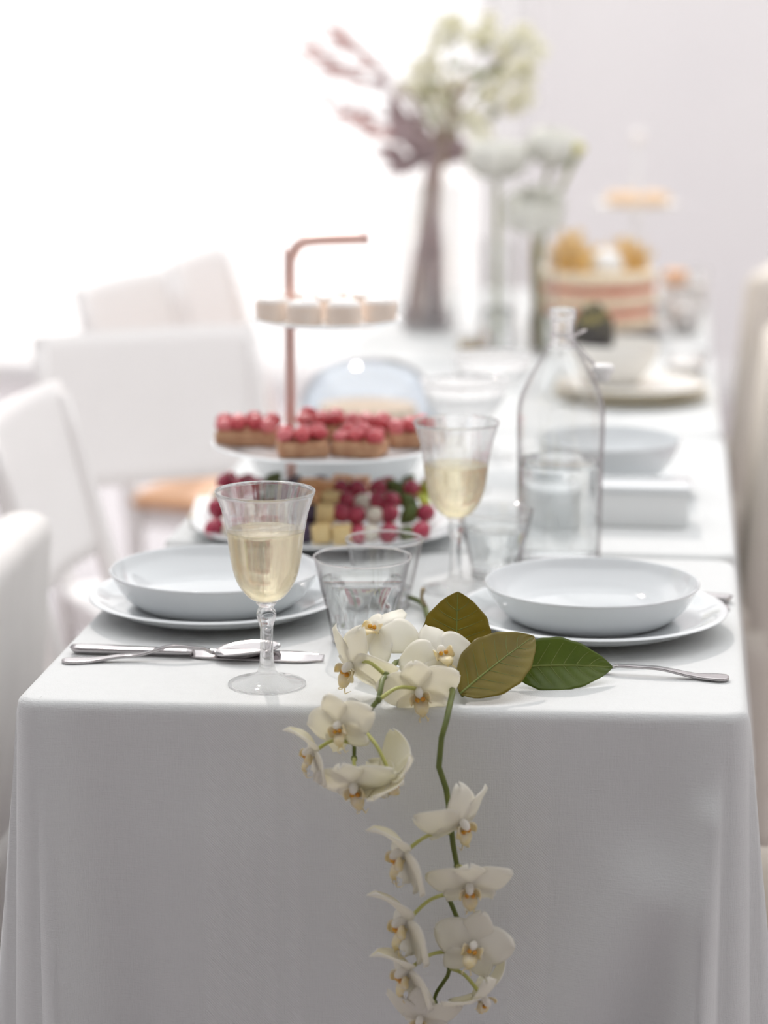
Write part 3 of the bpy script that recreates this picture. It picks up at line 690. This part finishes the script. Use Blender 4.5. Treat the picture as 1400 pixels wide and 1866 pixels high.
for i, (x, z, k) in enumerate(tips):
    y = rb.uniform(-.06, .06); tip = Wp(x, z, y); a = rb.uniform(0, 6.28)
    foot = Vector((.035 * math.cos(a) - .01, .03 * math.sin(a), .003)); nk = neck + Vector((rb.uniform(-.014, .016), rb.uniform(-.015, .015), 0))
    low = foot.lerp(nk, .45) + Vector((rb.uniform(-.012, .014), 0, 0))
    mid = nk.lerp(tip, .45) + Vector((-(tip.x - nk.x) * .18, 0, .02))
    R0 = .0052 if k in ('mauve', 'plume') else .0042
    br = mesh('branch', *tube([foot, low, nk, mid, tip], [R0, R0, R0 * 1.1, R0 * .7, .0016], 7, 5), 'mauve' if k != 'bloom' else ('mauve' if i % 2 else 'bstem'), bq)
    if k == 'plume':
        for q in range(16):
            t_ = q / 16; p = mid.lerp(tip, .35 + .65 * t_); dirn = (tip - mid).normalized()
            e = p + dirn * .04 + Vector((rb.uniform(-.05, .01), rb.uniform(-.02, .02), rb.uniform(-.03, .02)))
            V, F, mi = leaf_patch(p, e, .0035, (0, -1, .2)); mesh('plume_frond', V, F, 'pinkleaf', br)
    elif k in ('pink', 'mauve'):
        for q in range(7 if k == 'pink' else 9):
            p = nk.lerp(mid, .6).lerp(tip, q / 8); e = p + Vector((rb.uniform(-.06, .02) if x < -.2 else rb.uniform(-.03, .045), rb.uniform(-.02, .02), rb.uniform(-.03, .03)))
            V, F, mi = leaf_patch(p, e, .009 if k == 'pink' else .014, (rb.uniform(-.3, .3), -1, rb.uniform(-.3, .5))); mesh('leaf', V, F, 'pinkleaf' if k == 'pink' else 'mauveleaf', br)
    else:
        for q in range(3):
            ctr = tip + Vector((rb.uniform(-.03, .03), rb.uniform(-.02, .02), rb.uniform(-.03, .03))) * (q > 0); R = rb.uniform(.022, .03)
            fc = Vector((rb.uniform(-.6, .6), -1, rb.uniform(-.1, .7))).normalized(); s_ = fc.cross(Vector((0, 0, 1))).normalized(); u_ = s_.cross(fc)
            parts = []
            for m_ in range(6):
                an = m_ * PI / 3 + q; dd = s_ * math.cos(an) + u_ * math.sin(an)
                V, F, mi = leaf_patch(ctr, ctr + dd * R + fc * .008, R * .42, fc, .05, .0008, 5, 4); parts.append((V, F))
            bl = mesh('blossom', *join(*parts), 'blossom', br)
            if q == 0: mesh('blossom_centre', *blob(ctr + fc * .003, .007), 'bcentre', bq)
        for q in range(2):
            p = mid.lerp(tip, .4 + .3 * q); e = p + Vector((rb.uniform(-.04, .04), rb.uniform(-.02, .02), rb.uniform(-.01, .04)))
            V, F, mi = leaf_patch(p, e, .008, (0, -1, .2)); mesh('leaf', V, F, 'gstem', br)

# ------------------------------------------------------------------ layer cake and the far end of the table
CX, CY = .115, 2.60
g = thing('cake_plate', 'grey footed plate under the layer cake', 'cake plate', (CX, CY, TZ))
mesh('plate_top', *lathe(sm([(0, .012), (.05, .012), (.12, .014), (.135, .018), (.135, .0205), (.12, .018), (0, .0175)], 4), 56), 'greyplate', g)
mesh('foot', *lathe(sm([(0, 0), (.055, 0), (.056, .003), (.035, .012), (0, .013)], 4), 40), 'greyplate', g)
g = thing('layer_cake', 'naked layer cake with pink sponge and cream, topped with golden berries', 'cake', (CX, CY, TZ + .0182))
z = 0
for k in range(3):
    jig = lambda a, r, zz, k=k: 1 + .012 * math.sin(5 * a + k * 2) + .006 * math.sin(13 * a + k)
    mesh('cream_layer', *lathe([(0, z), (.106, z), (.112, z + .004), (.113, z + .020), (.107, z + .025), (0, z + .0252)], 64, jig), 'frost', g); z += .0248
    if k < 2:
        mesh('sponge_layer', *lathe([(0, z), (.107, z), (.111, z + .004), (.111, z + .014), (.107, z + .0175), (0, z + .0178)], 64, lambda a, r, zz, k=k: 1 + .012 * math.sin(4 * a + k)), 'sponge', g); z += .0174
ct = TZ + .0182 + z + .0006
mr = mesh('meringue', *lathe(sm([(0, 0), (.028, 0), (.034, .008), (.031, .022), (.020, .036), (0, .041)], 4), 24, lambda a, r, z: 1 + .05 * math.sin(5 * a)), 'mer', loc=(CX + .018, CY - .04, ct))
tag(mr, 'white meringue mound in the middle of the layer cake', 'meringue')
for i, (x, y, *up_) in enumerate([(-.085, -.02), (-.06, -.055), (-.045, -.005), (-.07, .03), (-.025, -.075), (-.028, .035), (.0, .06), (.035, .045), (.058, -.035), (.075, .0), (.085, -.02), (.065, .04), (-.05, -.035), (-.08, .005), (-.066, -.024, 1), (-.055, .012, 1), (-.035, -.05, 1), (.07, -.018, 1), (.045, .042, 1), (-.05, -.008, 2)]):
    g = thing('golden_berry', 'golden physalis berry with papery husk on the layer cake', 'berry', (CX + x, CY + y, ct + .0105 + .019 * (up_[0] if up_ else 0)), i * 1.3, 'golden berries on the layer cake')
    mesh('berry', *blob((0, 0, 0), .0115), 'physalis', g)
    for q in range(4):
        a = q * PI / 2; V, F, mi = leaf_patch((.004 * math.cos(a), .004 * math.sin(a), .009), (.024 * math.cos(a), .024 * math.sin(a), .030), .009, (-math.cos(a), -math.sin(a), .8), -.12); mesh('husk_leaf', V, F, 'husk', g)
for i, (x, y, h) in enumerate([(.285, 2.62, .07), (.262, 2.86, .085), (.30, 2.98, .08)]):
    g = thing('dessert_glass', ['small dessert glass right of the layer cake, nearest one', 'small dessert glass topped with orange fruit behind the cake', 'small dessert glass at the far right corner'][i], 'dessert glass', (x, y, TZ), 0, 'dessert glasses at the far end')
    mesh('glass_wall', *lathe(sm([(0, 0), (.024, 0), (.027, .004), (.033, h), (.0325, h + .001), (.031, h), (.025, .008), (0, .007)], 4), 36), 'glass', g)
    mesh('cream_filling', *lathe([(0, .0085), (.0238, .0085), (.0285, h * .75), (0, h * .8)], 28), 'icing', g)
    if i == 1:
        for q in range(3): mesh('orange_piece', *blob((.013 * math.cos(q * 2.1), .013 * math.sin(q * 2.1), h * .8 + .016), .016, jit=.05, seed=q), 'melon', g)
g = thing('glass_etagere', 'glass cake stand with pastries at the far end, ball finial on top', 'cake stand', (.178, 3.12, TZ))
mesh('stand_plate', *lathe(sm([(0, .205), (.08, .205), (.092, .209), (.092, .212), (.08, .209), (0, .209)], 4), 44), 'cream_china', g)
mesh('lower_plate', *lathe(sm([(0, .008), (.10, .008), (.115, .012), (.115, .015), (.10, .012), (0, .012)], 4), 44), 'cream_china', g)
mesh('rod', *tube([(0, 0, .0), (0, 0, .34)], .005, 10, 1, False), 'rubber', g)
mesh('finial', *blob((0, 0, .352), .014), 'icing', g)
for i in range(7):
    a = i * 2 * PI / 7; R = .05
    o = mesh('cream_puff', *blob((0, 0, .012), .019, 1.1, 1, .72, 14, 8, .05, i), 'crust', loc=(.178 + R * math.cos(a), 3.12 + R * math.sin(a), TZ + .2102))
    tag(o, 'golden pastry puff on the far glass cake stand', 'pastry', 'pastry puffs on the far stand')

# ------------------------------------------------------------------ leafy twig in front of the right plate
def big_leaf(base, tip, wid, nrm, m, parent, curl=.06, shape=.80):
    B, T = Vector(base), Vector(tip); L = (T - B).length; d = (T - B).normalized(); n = Vector(nrm); n = (n - d * n.dot(d)).normalized(); bn = n.cross(d)
    def f(u, v):
        w_ = wid * (math.sin(PI * u ** shape) ** .75) if 0 < u < 1 else 0.0003
        vein = .0009 * math.cos(u * 46 - abs(v) * 9) * (1 - abs(v)) * abs(v) * 2
        return B + d * L * u + bn * w_ * v * (1 + .02 * math.sin(u * 30)) + n * (curl * L * math.sin(PI * u) + .16 * w_ * abs(v) ** 1.4 + vein)
    V, F, mi = patch(f, 36, 18, .0007)
    o = mesh('leaf', V, F, m, parent)
    mesh('midrib', *tube([f(u, 0) + n * .0004 for u in (0, .2, .4, .6, .8, .97)], [.0011, .0011, .0009, .0007, .0005, .0003], 6), 'vein', o)
    for s in (-1, 1):
        for k in range(6):
            u0 = .10 + .13 * k; pts = [f(min(.97, u0 + .16 * t_), s * t_ * .9) + n * .0003 for t_ in (0, .3, .6, .9)]
            mesh('side_vein', *tube(pts, [.0005, .0004, .0003, .0002], 5, 3), 'vein', o)
    return o
tw = thing('leafy_twig', 'twig of three broad glossy green leaves in front of the right plate', 'leaves', (.075, .06, TZ))
def loc_(p): return Vector(p) - Vector((.075, .06, TZ))
big_leaf(loc_((.064, .102, .762)), loc_((.064, .128, .832)), .033, (.15, -.95, .35), 'leaf_flared', tw, .03, .92)
big_leaf(loc_((.076, .022, .760)), loc_((.140, .100, .797)), .030, (.30, -.65, .75), 'leaf_flared', tw, .05, .8)
big_leaf(loc_((.120, .092, .768)), loc_((.215, .118, .764)), .0275, (.05, -.86, .55), 'leaf', tw, .06, .74)
big_leaf(loc_((.070, .105, .762)), loc_((.022, .118, .772)), .016, (-.1, -.8, .6), 'leaf', tw, .05, .8)
mesh('twig_stem', *tube([loc_(p) for p in ((.066, .15, .757), (.068, .105, .759), (.072, .07, .757), (.078, .028, .757))], [.0026, .0026, .0024, .0018], 8), 'stem', tw)
mesh('leaf_stalk', *tube([loc_(p) for p in ((.070, .092, .758), (.095, .090, .764), (.120, .092, .768))], .0016, 7), 'stem', tw)

# ------------------------------------------------------------------ orchid sprays
def petal_fn(ang, L, W, z_curl, cup, base_w=.18, pw=1.0, tipw=.75):
    ca, sa = math.cos(ang), math.sin(ang)
    def f(u, v):
        w_ = W * (base_w * (1 - u) ** 2 + math.sin(PI * min(1, u ** pw * .96 + .0)) ** tipw) if u < 1 else W * .10
        x = L * u; y = w_ * v; zz = z_curl * L * u * u + cup * W * v * v + .0012 * math.sin(7 * u + 3 * v) * u
        return Vector((ca * x - sa * y, sa * x + ca * y, zz))
    return f
variants = []
for vi, (c1, c2, c3, droop, sa) in enumerate([(.18, -.12, -.10, -.16, -.95), (-.40, -.45, -.25, -.10, -.95), (.62, .10, .15, .95, -1.25)]):
    d = dict(dorsal_sepal=patch(petal_fn(PI / 2, .035, .0135, c1, -.30 if vi != 2 else -.45, .18, .95, .8), 14, 10, .0007),
             petal_a=patch(petal_fn(-droop, .038, .0185, c2, -.15, .12, .85, .72), 14, 10, .0007),
             petal_b=patch(petal_fn(PI + droop, .038, .0185, c2, -.15, .12, .85, .72), 14, 10, .0007),
             sep_a=patch(petal_fn(sa, .034, .0115, c3, -.2), 12, 8, .0007),
             sep_b=patch(petal_fn(PI - sa, .034, .0115, c3, -.2), 12, 8, .0007))
    variants.append(d)
def lip_vf():
    parts = []
    V, F, mi = patch(lambda u, v: Vector((.0065 * v * (math.sin(PI * min(.97, u * .8 + .2)) ** .7), -.004 - .014 * u, .004 + .012 * math.sin(u * 2.0) - .003 * v * v)), 8, 6, .0009); parts.append((V, F))
    for s in (-1, 1):
        V, F, mi = patch(lambda u, v: Vector((s * (.003 + .006 * math.sin(u * 2.2)), -.003 + .006 * v * math.sin(PI * min(.95, u * .85 + .1)), .003 + .010 * u)), 6, 6, .0009); parts.append((V, F))
        parts.append(tube([(s * .002, -.018, .013), (s * .004, -.022, .015), (s * .003, -.025, .012), (s * .005, -.024, .009)], [.0006, .0005, .0004, .0002], 5))
    return join(*parts)
LIP = lip_vf()
proto = {}
def flower(parent, origin, pos, face, up, s, vi):
    f = Vector(face).normalized(); u = Vector(up); u = (u - f * u.dot(f)).normalized(); x = u.cross(f)
    R = Matrix((x, u, f)).transposed().to_4x4(); Mw = Matrix.Translation(Vector(pos) - Vector(origin)) @ R @ Matrix.Scale(s, 4)
    def put(key, name, builder, par):
        if key not in proto:
            vf, m, mi = builder(); o = mesh(name, vf[0], vf[1], m, par, True, mi); proto[key] = o.data
            return o
        o = bpy.data.objects.new(name, proto[key]); col.objects.link(o); o.parent = par; return o
    c = put('col', 'flower', lambda: (join(blob((0, .002, .005), .0042, .9, 1, 1.5), blob((0, 0, -.002), .0035, 1, 1, 1.2)), 'petal', None), parent)
    c.matrix_local = Mw
    for k, n in (('dorsal_sepal', 'dorsal_sepal'), ('petal_a', 'petal'), ('petal_b', 'petal'), ('sep_a', 'lateral_sepal'), ('sep_b', 'lateral_sepal')):
        put((k, vi), n, lambda: (variants[vi][k][:2], ['petal', 'petal_back'], variants[vi][k][2]), c)
    put('lip', 'lip', lambda: (LIP, 'lip', None), c)
    put('spot', 'lip_callus', lambda: (join(blob((.0025, -.003, .009), .0022), blob((-.0025, -.003, .009), .0022)), 'lip_gold', None), c)
def pedicel(parent, origin, a, b_, pale=True):
    A, B = Vector(a) - Vector(origin), Vector(b_) - Vector(origin); m = (A + B) / 2 + Vector((0, -.006, .008))
    mesh('pedicel', *tube([A, m, B], [.0021, .0017, .0019], 8, 5), 'stem_pale' if pale else 'stem', parent)
oA = (.004, .03, TZ); A = thing('orchid_spray', 'shorter white orchid spray, hanging in front of the nearest wine glass', 'orchid', oA, 0, 'white orchid sprays')
oB = (.066, .06, TZ); B = thing('orchid_spray', 'longer white orchid spray trailing far down the front of the cloth', 'orchid', oB, 0, 'white orchid sprays')
stA = [(.030, .16, .760), (.010, .07, .775), (.008, -.020, .783), (.007, -.040, .770), (-.003, -.045, .758), (-.004, -.047, .741), (-.014, -.050, .731), (-.014, -.052, .715)]
mesh('spray_stem', *tube([Vector(p) - Vector(oA) for p in stA], [.0026, .0026, .0025, .0025, .0024, .0023, .0021, .0017], 9, 1, False), 'stem', A)
stB = [(.016, .318, .757), (.035, .20, .757), (.060, .075, .766), (.071, .0, .768), (.069, -.036, .752), (.065, -.043, .737), (.063, -.046, .710), (.070, -.048, .690), (.073, -.050, .672), (.077, -.053, .639), (.081, -.055, .619), (.074, -.057, .588), (.083, -.060, .568), (.086, -.062, .556), (.078, -.063, .534), (.074, -.065, .516), (.064, -.066, .500), (.054, -.068, .470)]
mesh('spray_stem', *tube([Vector(p) - Vector(oB) for p in stB], [.0028] * 8 + [.0027, .0026, .0025, .0024, .0023, .0022, .0021, .0020, .0018, .0015], 9, 1, False), 'stem', B)
mesh('cut_end', *tube([Vector(p) - Vector(oB) for p in [(-.017, .409, .757), (.004, .377, .757), (.016, .318, .757)]], [.0028, .0030, .0032], 8, 4), 'stem', B)
mesh('side_shoot', *tube([Vector(p) - Vector(oB) for p in [(.010, .36, .757), (.006, .35, .770), (.008, .345, .781)]], [.002, .0018, .0026], 8, 4), 'bstem', B)
upz = (0, 0, 1)
# position, facing, up, size, variant, pedicel start
FA = [((-.010, .095, .800), (-.35, -.55, .75), (.2, .3, 1), 1.05, 1, (.020, .11, .770)),
      ((-.026, .022, .785), (-.45, -.45, -.35), (.1, -.5, .9), 1.10, 1, (.009, .0, .782)),
      ((.040, .000, .768), (.15, -.9, -.35), (-.15, -.2, 1), 1.05, 0, (.007, -.040, .770)),
      ((-.026, -.060, .751), (-.25, -.9, -.15), (-.35, -.1, 1), .92, 0, (-.003, -.045, .758)),
      ((-.050, -.066, .727), (-.85, -.35, -.3), (.1, -.1, 1), .90, 2, (-.014, -.050, .731)),
      ((-.010, -.075, .700), (-.05, -.75, -.60), (-.25, -.3, 1), 1.05, 0, (-.014, -.052, .717)),
      ((.024, -.070, .706), (.55, .35, -.65), (.3, -.6, .8), 1.05, 1, (-.004, -.047, .741))]
FB = [((.054, .062, .788), (.25, -.75, .55), (-.3, .2, 1), 1.0, 1, (.050, .11, .764)),
      ((.086, -.072, .668), (.55, -.5, -.55), (.15, -.5, .9), 1.05, 1, (.073, -.050, .672)),
      ((.034, -.085, .640), (-.78, -.45, -.35), (-.25, -.25, 1), 1.12, 2, (.075, -.052, .650)),
      ((.095, -.084, .612), (.12, -.78, -.58), (.0, -.35, 1), 1.05, 0, (.081, -.055, .619)),
      ((.037, -.088, .576), (-.76, -.48, -.30), (-.45, -.25, 1), 1.18, 2, (.076, -.058, .594)),
      ((.099, -.088, .556), (.05, -.95, .02), (.25, 0, 1), 1.0, 0, (.084, -.061, .564)),
      ((.039, -.094, .531), (-.72, -.48, -.45), (-.30, -.35, 1), 1.10, 2, (.080, -.064, .540)),
      ((.108, -.090, .508), (.55, -.1, -.8), (.2, -.7, .6), 1.0, 1, (.076, -.065, .524)),
      ((.052, -.092, .486), (-.15, -.75, -.65), (0, -.5, .8), .95, 1, (.062, -.067, .490))]
for par, o_, L in ((A, oA, FA), (B, oB, FB)):
    for p, fc, up, s, vi, ps in L:
        flower(par, o_, p, fc, up, s, vi); back = Vector(p) - Vector(fc).normalized() * .003
        pedicel(par, o_, ps, back); mesh('node', *blob(Vector(ps) - Vector(o_), .0030, 1, 1, 1.2), 'stem', par)

# ------------------------------------------------------------------ chairs
def chair(name, label, loc, rz, group='white wooden chairs'):
    """faces local +x; origin on the floor under the backrest foot"""
    g = thing(name, label, 'chair', loc, rz, group)
    W, lean = .40, .10
    def bk(u, v):
        z = .60 + .25 * u; return (-lean * (z - .45) / .4 - .022 * (1 - v * v) - .004, W / 2 * v * (1 - .03 * u), z)
    mesh('backrest', *patch(bk, 10, 14, .014)[:2], 'white_paint', g)
    mesh('seat', *box(.19, 0, .445, .40, .40, .022, .009, 3), 'tan_wood', g)
    for s in (-1, 1):
        mesh('rear_leg', *tube([(-.05, s * .185, 0), (.005, s * .185, .30), (.0, s * .185, .45), (-.035, s * .187, .60), (-.095, s * .187, .83)], [.013, .017, .018, .016, .012], 8, 4), 'white_paint', g)
        mesh('front_leg', *tube([(.375, s * .175, 0), (.36, s * .17, .435)], [.012, .018], 8, 1, False), 'white_paint', g)
        mesh('side_rail', *box(.18, s * .172, .415, .36, .02, .04, .004), 'white_paint', g)
        mesh('stretcher', *tube([(-.02, s * .185, .17), (.37, s * .174, .17)], .010, 8, 1, False), 'white_paint', g)
    mesh('front_rail', *box(.355, 0, .415, .02, .34, .04, .004), 'white_paint', g)
    mesh('cross_stretcher', *box(.17, 0, .17, .022, .35, .022, .004), 'white_paint', g)
    return g
c0 = chair('dining_chair', 'white wooden chair on the left beside the front-left plate', (-.520, 1.08, 0), 0)
c1 = dup(c0, (-.555, 1.735, 0), math.radians(-58), 'white wooden chair turned toward camera, its wide back left of the stand')
dup(c0, (-.72, 2.55, 0), -.25, 'white wooden chair far left, in front of the bright window')
dup(c0, (-.66, 3.05, 0), -.1, 'farthest white wooden chair, half hidden by the upper tier')
for ch in list(c0.children) + list(c1.children):
    if ch.name.split('.')[0] == 'seat':                  # the two nearest wooden chairs have painted seats
        ch.data = ch.data.copy(); ch.data.materials[0] = M['white_paint']
def slip_chair(label, loc, rz, m, top=.86, w=.42):
    g = thing('slipcovered_chair', label, 'chair', loc, rz, 'slipcovered chairs')
    def back():
        V, F = box(0, 0, .34 + (top - .34) / 2, .075, w, top - .34, .03, 4); return [Vector((v.x - .10 * max(0, v.z - .45), v.y * (1 - .05 * max(0, (v.z - .5))), v.z)) for v in V], F
    mesh('back_cover', *back(), m, g)
    mesh('seat_cover', *box(.22, 0, .415, .42, w, .07, .025, 3), m, g)
    pts = []
    n = 72; V, F = [], []
    for r in range(9):
        z = .41 - .38 * r / 8
        for k in range(n):
            a = 2 * PI * k / n; cx = max(-1, min(1, 1.35 * math.cos(a))); cy = max(-1, min(1, 1.35 * math.sin(a)))
            q = 1 + (.02 + .025 * math.sin(9 * a)) * r / 8; V.append((.195 + .235 * cx * q, w / 2 * cy * q, z))
    for r in range(8):
        for k in range(n): F.append((r * n + k, (r + 1) * n + k, (r + 1) * n + (k + 1) % n, r * n + (k + 1) % n))
    o = mesh('skirt', V, F, m, g); so = o.modifiers.new('thickness', 'SOLIDIFY'); so.thickness = .003
    return g
slip_chair('white slipcovered chair at the far left edge, nearest to the camera', (-.565, .60, 0), PI + .05, 'slip_white', .76)
slip_chair('ivory slipcovered chair on the right beside the layer cake', (.437, 2.93, 0), PI - .2, 'slip', .86)
slip_chair('ivory slipcovered chair on the right beside the plate stack', (.412, 1.84, 0), PI, 'slip', .86, .40)
slip_chair('ivory slipcovered chair at the right edge, nearest the front-right plate', (.455, .333, 0), PI, 'slip', .80, .40)
